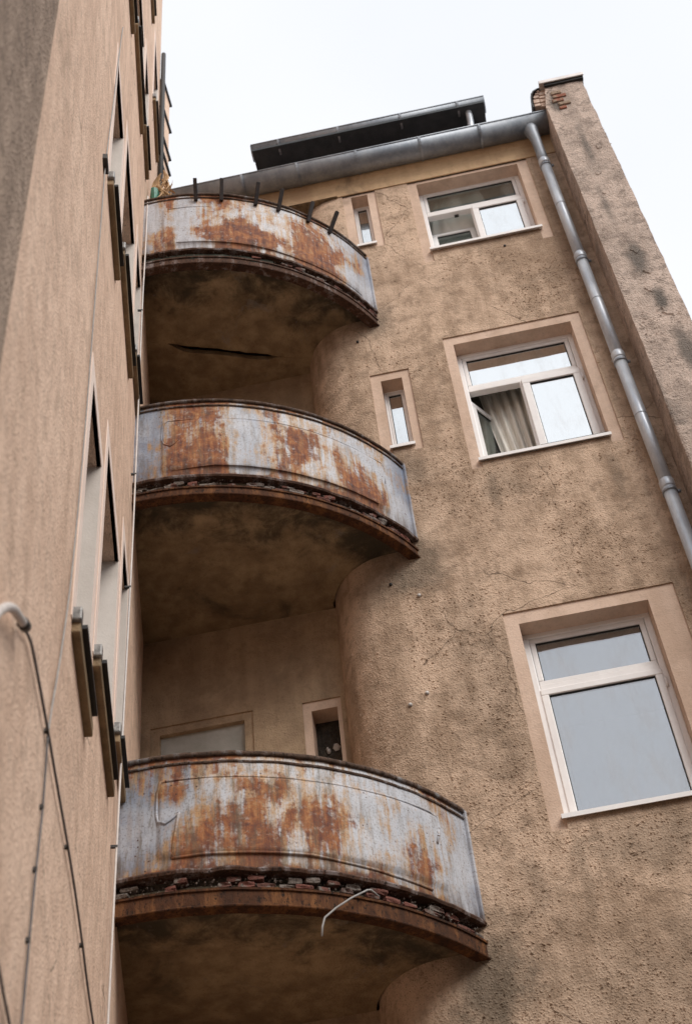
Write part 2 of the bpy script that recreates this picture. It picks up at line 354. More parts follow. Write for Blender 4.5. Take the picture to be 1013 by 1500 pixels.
# rounded corner into the balcony recess, recess back wall
crv = [(-.38, 7.2), (-.47, 7.206), (-.55, 7.222), (-.62, 7.25), (-.69, 7.292), (-.75, 7.345), (-.80, 7.41), (-.84, 7.48), (-.872, 7.56), (-.89, 7.65)]
mb = MB(); mb.loft([[(x, y, ZG), (x, y, 12.44)] for x, y in crv], closed=False, caps=False)
rc = mb.build('rounded_corner_wall', 'stucco', bld, smooth=True)
BACK = [(-2.30, -1.555, 4.35, 6.54), (-1.20, -.925, 4.9, 6.52)]
bak = lambda a, z, d: (a, 7.65 + d, z)
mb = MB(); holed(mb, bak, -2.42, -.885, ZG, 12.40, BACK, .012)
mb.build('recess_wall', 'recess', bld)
# top of the recess: soffit behind the cornice
mb = MB(); mb.poly([(x, y + .001, 12.43) for x, y in crv] + [(-.885, 7.66, 12.43), (-2.40, 7.66, 12.43), (-2.28, 7.17, 12.43), (-.38, 7.17, 12.43)])
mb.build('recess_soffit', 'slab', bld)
# cornice: a cove under the gutter
prof = [(7.198, 12.44), (7.188, 12.44), (7.186, 12.62), (7.176, 12.66), (7.150, 12.70), (7.135, 12.76), (7.135, 12.93), (7.30, 12.93), (7.30, 12.44)]
mb = MB(); mb.loft([[(x, y, z) for y, z in prof] for x in (-2.27, -.8, .5, 1.80)])
fixn(mb.build('cornice', 'cornice', bld))
# outer shell: roof, gable sides, back
mb = MB(); mb.quad((-2.6, 6.99, 12.86), (1.8, 6.99, 12.86), (1.8, 11.5, 15.6), (-2.6, 11.5, 15.6)); mb.quad((-2.6, 11.5, 15.6), (1.8, 11.5, 15.6), (1.8, 16, 12.9), (-2.6, 16, 12.9))
mb.quad((-2.6, 6.99, 12.83), (1.8, 6.99, 12.83), (1.8, 7.3, 12.94), (-2.6, 7.3, 12.94))
rf = mb.build('roof', 'tile', bld)
mb = MB(); mb.quad((1.8, 16, ZG), (-2.6, 16, ZG), (-2.6, 16, 12.9), (1.8, 16, 12.9)); mb.poly([(1.8, 7.2, ZG), (1.8, 16, ZG), (1.8, 16, 12.9), (1.8, 11.5, 15.58), (1.8, 7.2, 12.93)])
mb.build('outer_wall', 'stucco', bld)

# crumbs of roughcast clinging to the wall
def crumbs(n, xr, zr, fn, seed, rmin, rmax, thr):
    rnd = random.Random(seed); mb = MB(); made = 0; tries = 0
    while made < n and tries < n * 30:
        tries += 1
        x = rnd.uniform(*xr); z = rnd.uniform(*zr)
        w = noise.fractal(Vector((x * 1.3, z * 1.3, seed)), 1, 2, 4) + (.35 if z < 5.2 else .15 if z < 8 else 0)
        if w < thr or rnd.random() > min(1, (w - thr) * 1.6): continue
        p = fn(x, z)
        if p is None: continue
        r = rmin + (rmax - rmin) * rnd.random() ** 2.6
        a = rnd.uniform(0, pi); e = rnd.uniform(.6, 1.7); ca, sa = cos(a), sin(a)
        pts = [(-r * e, 0), (0, -r), (r * e, 0), (0, r)]
        i = len(mb.v)
        for (q, t) in pts:
            q *= rnd.uniform(.7, 1.3); t *= rnd.uniform(.7, 1.3)
            mb.add((p[0] + q * ca - t * sa, p[1] + .001, p[2] + q * sa + t * ca))
        mb.add((p[0] + rnd.uniform(-.4, .4) * r, p[1] - r * rnd.uniform(.3, .75), p[2] + rnd.uniform(-.4, .4) * r))
        for k in range(4): mb.f.append((i + (k + 1) % 4, i + 4, i + k)[::-1])
        made += 1
    return mb
def on_fac(x, z):
    for w in BIG + SMALL:
        s = w['s']
        if s[0] - .01 < x < s[1] + .01 and s[2] - .01 < z < s[3] + .01: return None
    return (x, FY, z)
o = crumbs(20000, (-.37, 1.78), (2.2, 12.4), on_fac, 3.0, .0025, .0135, -.12).build('roughcast_crumb', 'stucco', fw_); o['kind'] = 'stuff'
def on_curve(x, z):
    for k in range(len(crv) - 1):
        if crv[k + 1][0] <= x <= crv[k][0]:
            t = (x - crv[k][0]) / (crv[k + 1][0] - crv[k][0]); return (x, crv[k][1] + t * (crv[k + 1][1] - crv[k][1]), z)
    return None
o = crumbs(3500, (-.84, -.385), (2.2, 12.3), on_curve, 5.0, .002, .011, -.1).build('roughcast_crumb', 'stucco', rc); o['kind'] = 'stuff'
# pale nail plugs and dark holes in the wall
for (x, z, dark) in ((-.245, 6.90, 0), (-.30, 6.02, 0), (-.42, 5.95, 0), (1.05, 11.0, 1), (-.43, 7.06, 1), (-.40, 10.0, 1), (1.60, 9.05, 0), (1.66, 12.2, 0)):
    mb = MB(); y = (on_curve(x, z) or (0, FY, 0))[1]
    mb.tube([(x, y + .01, z), (x, y - .012, z)], .014 if not dark else .012, 7)
    mb.build('wall_plug', 'black' if dark else 'debris_and_reflection', fw_)

# ---- windows
def sash(name, par, x0, x1, z0, z1, y, bar, gl, T=None, dep=.05, seal=True):
    T = T or (lambda x, yy, z: (x, yy, z))
    mb = MB()
    mb.box(x0, x1, y, y + dep, z0, z0 + bar, T); mb.box(x0, x1, y, y + dep, z1 - bar, z1, T)
    mb.box(x0, x0 + bar, y, y + dep, z0 + bar, z1 - bar, T); mb.box(x1 - bar, x1, y, y + dep, z0 + bar, z1 - bar, T)
    mb.build(name, 'pvc', par, bevel=.006)
    if seal:
        s = MB(); a, b, c, d, w = x0 + bar, x1 - bar, z0 + bar, z1 - bar, .006
        for q in ((a, b, c, c + w), (a, b, d - w, d), (a, a + w, c + w, d - w), (b - w, b, c + w, d - w)): s.box(q[0], q[1], y + .012, y + .022, q[2], q[3], T)
        s.build('glazing_seal', 'seal', par)
    p = MB(); p.box(x0 + bar - .004, x1 - bar + .004, y + .02, y + .026, z0 + bar - .004, z1 - bar + .004, T); p.build('pane', gl, par)
def surround(par, w, depth, mat='trim', y=FY + .012):
    s, o = w['s'], w['o']; mb = MB()
    holed(mb, lambda a, z, d: (a, y + d, z), s[0] - .004, s[1] + .004, s[2] - .004, s[3] + .004, [o], depth)
    mb.build('surround', mat, par)
def room(par, x0, x1, z0, z1):
    mb = MB(); y0, y1 = FY + .21, FY + 1.5
    mb.quad((x0, y1, z0), (x1, y1, z0), (x1, y1, z1), (x0, y1, z1)); mb.quad((x0, y0, z0), (x0, y1, z0), (x0, y1, z1), (x0, y0, z1))
    mb.quad((x1, y0, z0), (x1, y1, z0), (x1, y1, z1), (x1, y0, z1)); mb.quad((x0, y0, z1), (x1, y0, z1), (x1, y1, z1), (x0, y1, z1)); mb.quad((x0, y0, z0), (x1, y0, z0), (x1, y1, z0), (x0, y1, z0))
    mb.build('room_lining', 'room', par)
YF = FY + .14
def sill(par, x0, x1, z, y=YF, mat='pvc', out=.03):
    mb = MB(); mb.loft([[(x, y + .02, z + .028), (x, FY - out, z - .002), (x, FY - out, z - .034), (x, FY - out + .006, z - .034), (x, FY - out + .008, z - .012), (x, y + .02, z + .012)] for x in (x0, x1)])
    fixn(mb.build('sill', mat, par))
def framebars(par, x0, x1, z0, z1, bar, extra=()):
    mb = MB(); y0, y1 = YF, YF + .07
    mb.box(x0, x1, y0, y1, z0, z0 + bar); mb.box(x0, x1, y0, y1, z1 - bar, z1); mb.box(x0, x0 + bar, y0, y1, z0 + bar, z1 - bar); mb.box(x1 - bar, x1, y0, y1, z0 + bar, z1 - bar)
    mb.build('frame', 'pvc', par, bevel=.007)
    for (a, b, c, d) in extra:
        m2 = MB(); m2.box(a, b, y0 + .004, y1 - .003, c, d); m2.build('transom' if b - a > d - c else 'mullion', 'pvc', par, bevel=.006)

def hinges(par, x, zs):
    for z in zs:
        mb = MB(); mb.tube([(x, YF - .012, z - .035), (x, YF - .012, z + .035)], .009, 8); mb.build('hinge', 'pvc', par)
# lowest: one light above one large pane
w = BIG[0]; win = empty('window', (.82, FY, 4.9), bld); win['label'] = 'large window with transom light above one grey-blue pane'
surround(win, w, .20); framebars(win, .385, 1.262, 4.90, 6.49, .045, [(.43, 1.217, 5.985, 6.035)])
sash('upper_sash', win, .432, 1.215, 6.035, 6.445, YF + .012, .036, 'glass_blue'); sash('lower_sash', win, .425, 1.222, 4.95, 5.985, YF - .008, .05, 'glass_blue')
hinges(win, 1.228, (5.06, 5.86)); sill(win, .365, 1.275, 4.905); room(win, .2, 1.5, 4.4, 6.7)
# middle: left casement swung in, curtain behind
w = BIG[1]; win = empty('window', (.89, FY, 8.17), bld); win['label'] = 'window with left casement swung open and striped curtain'
surround(win, w, .20); framebars(win, .392, 1.386, 8.20, 9.715, .042, [(.434, 1.344, 9.205, 9.262), (.852, .892, 8.242, 9.205)])
sash('upper_sash', win, .436, 1.342, 9.258, 9.673, YF + .010, .034, 'glass')
sash('right_sash', win, .868, 1.350, 8.235, 9.212, YF - .022, .062, 'glass')
ang = rad(54); hx, hy = .436, YF + .045
def swing(x, y, z):
    dx, dy = x - hx, y - hy; return (hx + dx * cos(ang) - dy * sin(ang), hy + dx * sin(ang) + dy * cos(ang), z)
sash('swung_sash', win, .436, .850, 8.25, 9.14, hy, .055, 'glass_clear', swing)
hinges(win, 1.356, (8.33, 9.1)); sill(win, .375, 1.395, 8.19); room(win, .1, 1.6, 7.9, 9.95)
mb = MB(); mb.box(.86, 1.37, FY - .005, YF - .004, 8.205, 8.222); mb.build('black_strip', 'seal', win)  # flat black strip laid on the sill under the right sash
# top: left casement tilted in
w = BIG[2]; win = empty('window', (.9, FY, 11.17), bld); win['label'] = 'window under the eaves with tilted left casement and sheer curtain'
surround(win, w, .20, 'trim'); framebars(win, .40, 1.402, 11.20, 12.44, .042, [(.442, 1.36, 11.99, 12.045), (.862, .90, 11.242, 11.99)])
sash('upper_sash', win, .444, 1.358, 12.04, 12.40, YF + .010, .034, 'glass_clear')
sash('right_sash', win, .875, 1.362, 11.235, 11.995, YF - .018, .06, 'glass')
tl = rad(11)
def tilt(x, y, z):
    dz, dy = z - 11.26, y - YF - .03; return (x, YF + .03 + dy * cos(tl) + dz * sin(tl), 11.26 + dz * cos(tl) - dy * sin(tl))
sash('tilted_sash', win, .444, .868, 11.26, 11.90, YF + .03, .052, 'glass_clear', tilt)
hinges(win, 1.368, (11.32, 11.9)); sill(win, .385, 1.425, 11.175, out=.04); room(win, .1, 1.6, 10.9, 12.88)
mb = MB(); mb.box(.70, .74, YF + .04, YF + .065, 11.975, 11.987); mb.build('latch', 'clip', win)
for k, w in enumerate(SMALL):
    o_ = w['o']; win = empty('window', ((o_[0] + o_[1]) / 2, FY, o_[2]), bld); win['label'] = ('slit window beside the middle balcony', 'slit window under the eaves')[k]
    surround(win, w, .2); x0, x1, z0, z1 = o_[0], o_[1], o_[2] + .02, o_[3] + .01
    framebars(win, x0, x1, z0, z1, .018); sash('sash', win, x0 + .018, x1 - .012, z0 + .018, z1 - .018, YF + .01, .022, 'glass_slit')
    sill(win, x0 - .012, x1 + .012, o_[2], out=.03)
    m2 = MB(); m2.box(x0 - .05, x1 + .05, FY + .225, FY + .235, z0 - .1, z1 - .13 if k == 0 else z0 + .22); m2.build('blind', 'pvc', win)
    m2 = MB(); m2.box(x0 - .1, x1 + .1, FY + .5, FY + .52, z0 - .1, z1 + .6); m2.build('room_lining', 'room', win)

def folds(name, mat, x0, x1, z0, z1, y, amp, nf, lean, label, back=0):
    mb = MB(); nx, nz = 60, 10; idx = []
    for j in range(nz + 1):
        t = j / nz; row = []
        for i in range(nx + 1):
            s = i / nx; ph = s * nf * 2 * pi
            row.append(mb.add((x0 + (x1 - x0) * s + lean(s, t), y + amp * sin(ph + .6 * sin(3 * t)) * (.5 + .5 * t) + .02 * sin(5 * t + s * 3) + back * max(0, min(1, (t - .42) / .12)), z1 - (z1 - z0) * t)))
        idx.append(row)
    for j in range(nz):
        for i in range(nx): mb.f.append((idx[j][i], idx[j][i + 1], idx[j + 1][i + 1], idx[j + 1][i]))
    o = mb.build(name, mat, None, smooth=True, pivot=((x0 + x1) / 2, y, z0)); tag(o, label, 'curtain')
    sm = o.modifiers.new('solid', 'SOLIDIFY'); sm.thickness = .003; return o
folds('curtain', 'curtain2', .50, .92, 8.0, 9.62, FY + .36, .030, 5, lambda s, t: .14 * t * (1 - s), 'beige striped curtain hanging behind the open casement of the middle window')
folds('curtain', 'curtain', .43, .98, 11.0, 12.85, FY + .25, .014, 4, lambda s, t: .06 * sin(t * 7 + s * 5), 'pale sheer curtain gathered behind the tilted casement under the eaves', .14)

# recess openings of the lowest balcony
win = empty('balcony_door', (-1.93, 7.65, 4.35), bld); win['label'] = 'balcony door glazed with a grey sheet showing a torn pale reflection'
surround(win, dict(s=BACK[0], o=(-2.235, -1.62, 4.36, 6.475)), .1, 'recess', 7.662)
mb = MB(); mb.box(-2.24, -1.615, 7.70, 7.73, 4.36, 6.48); mb.build('door_leaf', 'sheet', win)
mb = MB(); mb.poly([(-2.20, 7.695, 6.05), (-1.88, 7.695, 6.05), (-1.93, 7.692, 6.29), (-2.02, 7.690, 6.24), (-2.16, 7.694, 6.17)]); m_ = mb.build('torn_reflection', 'debris_and_reflection', win)  # pale piece stands in for a torn white reflection on the pane
sm = m_.modifiers.new('solid', 'SOLIDIFY'); sm.thickness = .004
win = empty('window', (-1.05, 7.65, 4.9), bld); win['label'] = 'narrow dark window in the balcony recess'
surround(win, dict(s=BACK[1], o=(-1.14, -.955, 4.95, 6.44)), .16, 'trim', 7.662)
mb = MB(); mb.box(-1.16, -.93, 7.81, 7.83, 4.9, 6.46); mb.build('pane', 'mortar', win)
rnd = random.Random(4)
for k in range(5):
    x, z, r = rnd.uniform(-1.1, -1.0), rnd.uniform(5.95, 6.25), rnd.uniform(.012, .028)
    mb = MB(); mb.loft([[(x + r * q * cos(a) * rnd.uniform(.7, 1.3), 7.80 - .012 * j, z + r * 1.5 * q * sin(a)) for a in (0, 1.1, 2.2, 3.3, 4.4, 5.4)] for j, q in enumerate((1, .5))]); mb.build('paint_flake', 'debris_and_reflection', win)

# ------------------------------------------------------------------ balconies
CX, CY, RR = -1.95, 8.18, 2.0
T0, T1 = -.055, 1.062
ULEN = (T1 - T0) * RR
def arc(u, r, z): t = T0 + u / RR; return (CX + r * sin(t), CY - r * cos(t), z)
def sweep(mb, prof, u0=0, u1=ULEN, n=56, jit=None):
    rings = []
    for k in range(n + 1):
        u = u0 + (u1 - u0) * k / n
        rings.append([arc(u, RR + d + (jit(u, j)[0] if jit else 0), z + (jit(u, j)[1] if jit else 0)) for j, (d, z) in enumerate(prof)])
    mb.loft(rings)
def leftx(y): return -2.03 - (y - 6.2) * .2345
def slab_outline(rin=.03):
    P = [arc(u, RR - rin, 0)[:2] for u in [ULEN * k / 40 for k in range(41)]]
    P += [(-.30, 7.22)] + [(x - .02, y + .02) for x, y in crv[1:]] + [(-.88, 7.66), (-2.39, 7.66), (leftx(6.9) - .02, 6.9)]
    return P
U0 = -T0 * RR       # u in the measured frame starts at theta = 0
brick_meshes = []
def make_bricks():
    rnd = random.Random(12)
    import bmesh
    for k in range(8):
        bm = bmesh.new(); bmesh.ops.create_cube(bm, size=2); bmesh.ops.subdivide_edges(bm, edges=bm.edges[:], cuts=1, use_grid_fill=True)
        L, D, H = rnd.uniform(.04, .085), .045, rnd.uniform(.012, .019)
        for v in bm.verts:
            q = v.co.copy(); m = 1 - .05 * (abs(q.x) > .5) * (abs(q.z) > .5)
            v.co = Vector((q.x * L * m * rnd.uniform(.82, 1.04), q.y * D * m * rnd.uniform(.72, 1.05), q.z * H * m * rnd.uniform(.85, 1.08)))
        me = bpy.data.meshes.new('brick'); bm.to_mesh(me); bm.free(); me.materials.append(M['brick']); brick_meshes.append(me)
make_bricks()
def brick(par, u, z, rnd, d=-.03, sc=1):
    o = bpy.data.objects.new('brick', rnd.choice(brick_meshes)); col.objects.link(o)
    p = Vector(arc(u, RR + d, z + CH)); o.parent = par; o.location = p - ORG[par.name]
    o.rotation_euler = (rnd.uniform(-.06, .06), rnd.uniform(-.05, .05), T0 + u / RR + rnd.uniform(-.07, .07)); o.scale = (sc * rnd.uniform(.6, 1.1), 1, rnd.uniform(.75, 1.1))
def balcony(label, mat, zb, zc, zp, zt, zs, emb, bead_paths, seed, rag, style):
    bal = empty('balcony', (-1.2, 6.9, zs), bld); bal['label'] = label
    # parapet sheet
    mb = MB(); nu, nv = 260, 44; grid = []
    def disp(u, v):
        d = .0
        uu = u - U0
        a = min(uu - emb[0], emb[1] - uu, v - emb[2], emb[3] - v)
        d += .016 * max(0, min(1, a / .018 + .5))
        d += .006 * noise.noise(Vector((u * 2.1, v * 2.4, seed))) + .0022 * noise.noise(Vector((u * 9, v * 8, seed + 3)))
        return d
    for face, off in ((0, 0.0), (1, -.010)):
        g2 = []
        for j in range(nv + 1):
            row = []
            for i in range(nu + 1):
                u = ULEN * i / nu; v = (zt - zp) * j / nv
                z = zp + v
                if j == 0: z += rag * (noise.fractal(Vector((u * 6, seed, 0)), 1, 2, 4))
                p = arc(u, RR + off + disp(u, v), z); k = mb.add(p); mb.uv[k] = (u, v); row.append(k)
            g2.append(row)
        grid.append(g2)
    for j in range(nv):
        for i in range(nu):
            a, b = grid[0], grid[1]
            mb.f.append((a[j][i], a[j][i + 1], a[j + 1][i + 1], a[j + 1][i])); mb.f.append((b[j][i], b[j + 1][i], b[j + 1][i + 1], b[j][i + 1]))
    for i in range(nu):
        a, b = grid
        mb.f.append((a[0][i], b[0][i], b[0][i + 1], a[0][i + 1])); mb.f.append((a[nv][i], a[nv][i + 1], b[nv][i + 1], b[nv][i]))
    mb.build('parapet', mat, bal, smooth=True)
    # pressed bead round the panel, on the sheet
    for path in bead_paths:
        pts = []
        for k in range(len(path) - 1):
            (ua, za), (ub, zb2) = path[k], path[k + 1]; m = max(2, int(abs(ub - ua) / .05))
            for q in range(m): t = q / m; pts.append((ua + (ub - ua) * t, za + (zb2 - za) * t))
        pts.append(path[-1])
        P3 = []
        for (u, z) in pts: P3.append(arc(u + U0, RR + disp(u + U0, z - zp) + .0015, z))
        mb = MB(); mb.tube(P3, .0085 if seed == 1 else .004, 6); mb.uv = {k: (pts[min(len(pts) - 1, k // 6)][0] + U0, pts[min(len(pts) - 1, k // 6)][1] - zp) for k in range(len(mb.v))}
        mb.build('panel_bead', mat, bal)
    wob = lambda a, b: (lambda u, j: (a * noise.noise(Vector((u * 3, seed, 1))), b * noise.fractal(Vector((u * 7, seed, 2 + j * .05)), 1, 2, 3)))
    mb = MB(); sweep(mb, [(-.022, zt - .012), (.012, zt - .016), (.019, zt), (.013, zt + .014), (-.018, zt + .016)], n=80, jit=wob(.004, .004)); fixn(mb.build('top_rim', 'rim', bal, smooth=True))
    mb = MB(); sweep(mb, [(-.02, zt - .062), (.009, zt - .062), (.012, zt - .055), (.009, zt - .048), (-.02, zt - .048)], n=80, jit=wob(.002, .004)); fixn(mb.build('rim_seam', mat if False else 'rim', bal))
    # flange at the foot of the sheet, rotten in places
    mb = MB(); sweep(mb, [(-.05, zp - .014), (.024, zp - .014), (.030, zp), (.024, zp + .012), (-.01, zp + .020)], n=110, jit=wob(.008, .007 + rag * .3)); fixn(mb.build('foot_flange', 'flange', bal))
    # core of the slab edge behind the rubble
    mb = MB(); sweep(mb, [(-.10, zc - .01), (-.055, zc - .01), (-.05, zp), (-.10, zp)], n=60, jit=wob(.01, .002)); fixn(mb.build('slab_edge_core', 'mortar', bal))
    # steel channel round the slab edge
    t = .012
    mb = MB(); sweep(mb, [(-.06, zb), (.014, zb), (.017, zb + .006), (.012, zb + t), (.004, zb + t + .004), (.004, zc - t), (.014, zc - t), (.016, zc), (-.06, zc), (-.06, zc - t), (-.012, zc - t), (-.012, zb + t), (-.06, zb + t)], n=90, jit=wob(.003, .002)); fixn(mb.build('edge_channel', 'channel' if style != 'top' else 'flange', bal))
    rnd = random.Random(seed * 10 + 1)
    u = .05
    while u < ULEN - .04:
        h = zp - zc
        if style == 'top' and u < .9: u += .3; continue
        if rnd.random() < .9: brick(bal, u, zc + h * .22, rnd, rnd.uniform(-.045, -.022), .8)
        if rnd.random() < .62: brick(bal, u + .05, zc + h * .60, rnd, rnd.uniform(-.05, -.03), .8)
        u += rnd.uniform(.09, .15)
    mb = MB()                                            # small rubble packed between the bricks
    for k in range(900):
        u = rnd.uniform(0, ULEN); r = .002 + .006 * rnd.random() ** 2; z = zc + .004 + (zp - zc) * (.9 * rnd.random() ** 1.5); p = Vector(arc(u, RR + rnd.uniform(-.05, .004), z)); i = len(mb.v)
        for d in ((1, 0, 0), (-1, 0, 0), (0, 1, 0), (0, -1, 0), (0, 0, 1), (0, 0, -1)): mb.add(p + Vector(d) * r * rnd.uniform(.6, 1.4))
        for q in ((0, 2, 4), (2, 1, 4), (1, 3, 4), (3, 0, 4), (2, 0, 5), (1, 2, 5), (3, 1, 5), (0, 3, 5)): mb.f.append(tuple(i + t2 for t2 in q))
    mb.build('rubble', 'grit', bal)['kind'] = 'stuff'
    return bal, disp

from mathutils.geometry import tessellate_polygon
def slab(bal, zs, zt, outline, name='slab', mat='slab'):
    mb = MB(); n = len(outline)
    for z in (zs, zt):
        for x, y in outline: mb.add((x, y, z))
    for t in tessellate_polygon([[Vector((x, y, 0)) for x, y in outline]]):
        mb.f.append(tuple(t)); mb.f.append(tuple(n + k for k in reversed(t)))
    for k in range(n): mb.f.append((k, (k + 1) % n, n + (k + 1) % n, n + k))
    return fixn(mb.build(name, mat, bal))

M['rust1'] = rust('rusted_parapet_lowest', 1, [(0, -.02), (.10, .0), (.2, .03), (.38, .09), (.55, .10), (.64, -.02), (.74, -.03), (.86, -.01), (.93, -.07), (1, -.16)], [(0, .62), (.15, .5), (.3, .3), (.6, .2), (.9, .3), (1, .45)], [(0, .75), (.55, .8), (.68, .35), (1, .3)], ULEN, 4.29, 5.06)
M['rust2'] = rust('rusted_parapet_middle', 2, [(0, -.14), (.09, -.08), (.14, .08), (.30, .10), (.36, -.08), (.43, .0), (.54, .08), (.66, -.05), (.78, .06), (.86, .0), (.92, -.14), (1, -.2)], [(0, .55), (.12, .5), (.3, .35), (.4, .5), (.6, .25), (.85, .25), (1, .5)], [(0, .55), (.4, .45), (1, .3)], ULEN, 7.46, 8.31)
M['rust3'] = rust('rusted_parapet_top', 3, [(0, -.2), (.08, -.08), (.12, .04), (.17, -.14), (.24, .02), (.42, .0), (.55, .06), (.78, .04), (.87, -.1), (.94, -.16), (1, -.2)], [(0, .3), (.3, .25), (.6, .25), (.8, .3), (1, .4)], [(0, .2), (.5, .3), (1, .15)], ULEN, 10.38, 11.30)

b1, d1 = balcony('lowest rusty balcony with a hooked pressed panel and rubble under its foot', 'rust1', 4.07, 4.18, 4.29, 5.06, 4.13, (.15, 1.84, .11, .60),
    [[(.22, 4.39), (.239, 4.524), (.259, 4.668), (.228, 4.635), (.187, 4.604), (.146, 4.627), (.135, 4.68), (.137, 4.82), (.163, 4.885), (.40, 4.892), (1.0, 4.895), (1.55, 4.905), (1.79, 4.912), (1.84, 4.89), (1.845, 4.825), (1.80, 4.69)],
     [(.22, 4.39), (.40, 4.397), (.97, 4.40), (1.45, 4.37), (1.72, 4.36)]], 1, .006, 'low')
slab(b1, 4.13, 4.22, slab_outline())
b2, d2 = balcony('middle rusty balcony with blue-grey ends and pressed panel', 'rust2', 7.27, 7.355, 7.455, 8.31, 7.37, (.13, 1.86, .10, .64),
    [[(.26, 7.898), (.225, 7.83), (.19, 7.80), (.145, 7.83), (.124, 7.90), (.13, 8.04), (.165, 8.085), (.40, 8.103), (1.0, 8.115), (1.6, 8.112), (1.83, 8.09), (1.86, 8.03), (1.84, 7.86)],
     [(.20, 7.545), (.5, 7.565), (1.1, 7.565), (1.74, 7.565)]], 2, .008, 'mid')
slab(b2, 7.37, 7.43, slab_outline())
b3, d3 = balcony('topmost rusty balcony carrying cut iron rail stubs', 'rust3', 10.17, 10.27, 10.37, 11.30, 10.30, (.10, 1.92, .11, .71),
    [[(.14, 11.06), (.6, 11.085), (1.25, 11.085), (1.84, 11.085)], [(.22, 10.50), (.8, 10.49), (1.3, 10.48), (1.95, 10.475)]], 3, .022, 'top')
b0, d0 = balcony('unseen rusty balcony added one floor below to block light from the ground', 'rust2', .83, .92, 1.02, 1.86, .90, (.13, 1.86, .10, .64), [[(.20, 1.1), (.5, 1.12), (1.1, 1.12), (1.74, 1.12)]], 4, .008, 'mid')  # out of view, added to keep ground light out of the recess
slab(b0, .90, .97, slab_outline())
# the top slab is split by a long crack: front slab and rear ceiling strip
zc3 = 10.30
rnd = random.Random(21)
ck = []
for k in range(25):
    s = k / 24; x = -2.22 + s * (2.22 - .80); y = 6.95 + s * .57; ck.append((x, y + rnd.uniform(-.008, .008)))
def gap(s):
    g0 = max(0, min(1, (s - .14) / .05)) * max(0, min(1, (.76 - s) / .06)); return .003 + .07 * g0
front = [arc(ULEN * k / 40, RR - .03, 0)[:2] for k in range(41)] + [(-.30, 7.22)] + [(x - .02, y + .02) for x, y in crv[1:7]] + [c for c in reversed(ck)] + [(leftx(6.5) - .02, 6.5)]
slab(b3, zc3, 10.36, front)
rear = [(x, y + gap(k / 24) + rnd.uniform(-.004, .006)) for k, (x, y) in enumerate(ck)] + [(-.80, 7.56), (-.86, 7.66), (-2.40, 7.66)]
slab(b3, zc3 + .004, 10.36, rear, 'ceiling_strip')
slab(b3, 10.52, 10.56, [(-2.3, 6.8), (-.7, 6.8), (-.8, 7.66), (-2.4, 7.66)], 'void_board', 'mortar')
mb = MB(); wobm = lambda u, j: (.012 * noise.fractal(Vector((u * 8, j * .7, 9)), 1, 2, 4), .02 * noise.fractal(Vector((u * 9, j * .9, 4)), 1, 2, 4))
sweep(mb, [(-.13, 10.285), (-.02, 10.20), (.004, 10.26), (-.012, 10.34), (-.13, 10.36)], 0, 1.15, 90, wobm); fixn(mb.build('broken_render', 'mossy', b3))
for u in (.387, .609, .912, 1.121, 1.411, 1.638):
    t = T0 + (u + U0) / RR; base = Vector(arc(u + U0, RR + .006, 11.20)); out = Vector((sin(t), -cos(t), 0)); up = Vector((0, 0, 1)); side = Vector((cos(t), sin(t), 0))
    lean = rad(38 + 6 * sin(u * 17)); d = (up * cos(lean) + out * sin(lean)); b = (out * cos(lean) - up * sin(lean)); L = .205 + .02 * sin(u * 31); h = .0165
    mb = MB(); mb.loft([[base + d * q + side * sx * h + b * (sy * h + .012) for sx, sy in ((-1, -1), (1, -1), (1, 1), (-1, 1))] for q in (-.01, L)])
    fixn(mb.build('rail_stub', 'iron', b3, bevel=.003))
for bal, zt, zp in ((b1, 5.06, 4.29), (b2, 8.31, 7.455), (b3, 11.30, 10.37)):       # end plate where the sheet meets the wall
    mb = MB(); sweep(mb, [(-.012, zp), (.020, zp), (.020, zt), (-.012, zt)], ULEN - .016, ULEN + .01, 3); mb.uv = {k: (ULEN - .05, v[2] - zp) for k, v in enumerate(mb.v)}
    fixn(mb.build('end_plate', {5.06: 'rust1', 8.31: 'rust2', 11.30: 'rust3'}[zt], bal))

# bent wire hanging from the lowest balcony
mb = MB(); P = [arc(u + U0, RR + .035 + dr, z) for u, z, dr in ((.972, 3.885, .02), (.978, 3.94, .02), (.995, 3.995, .02), (1.06, 4.06, .02), (1.15, 4.135, .015), (1.25, 4.205, .01), (1.275, 4.218, 0), (1.30, 4.214, -.01), (1.34, 4.208, -.03))]
mb.tube(P, .0055, 7); tag(mb.build('bent_wire', 'pale_wire', None, pivot=P[6]), 'bent pale wire hanging off the foot of the lowest balcony', 'wire')

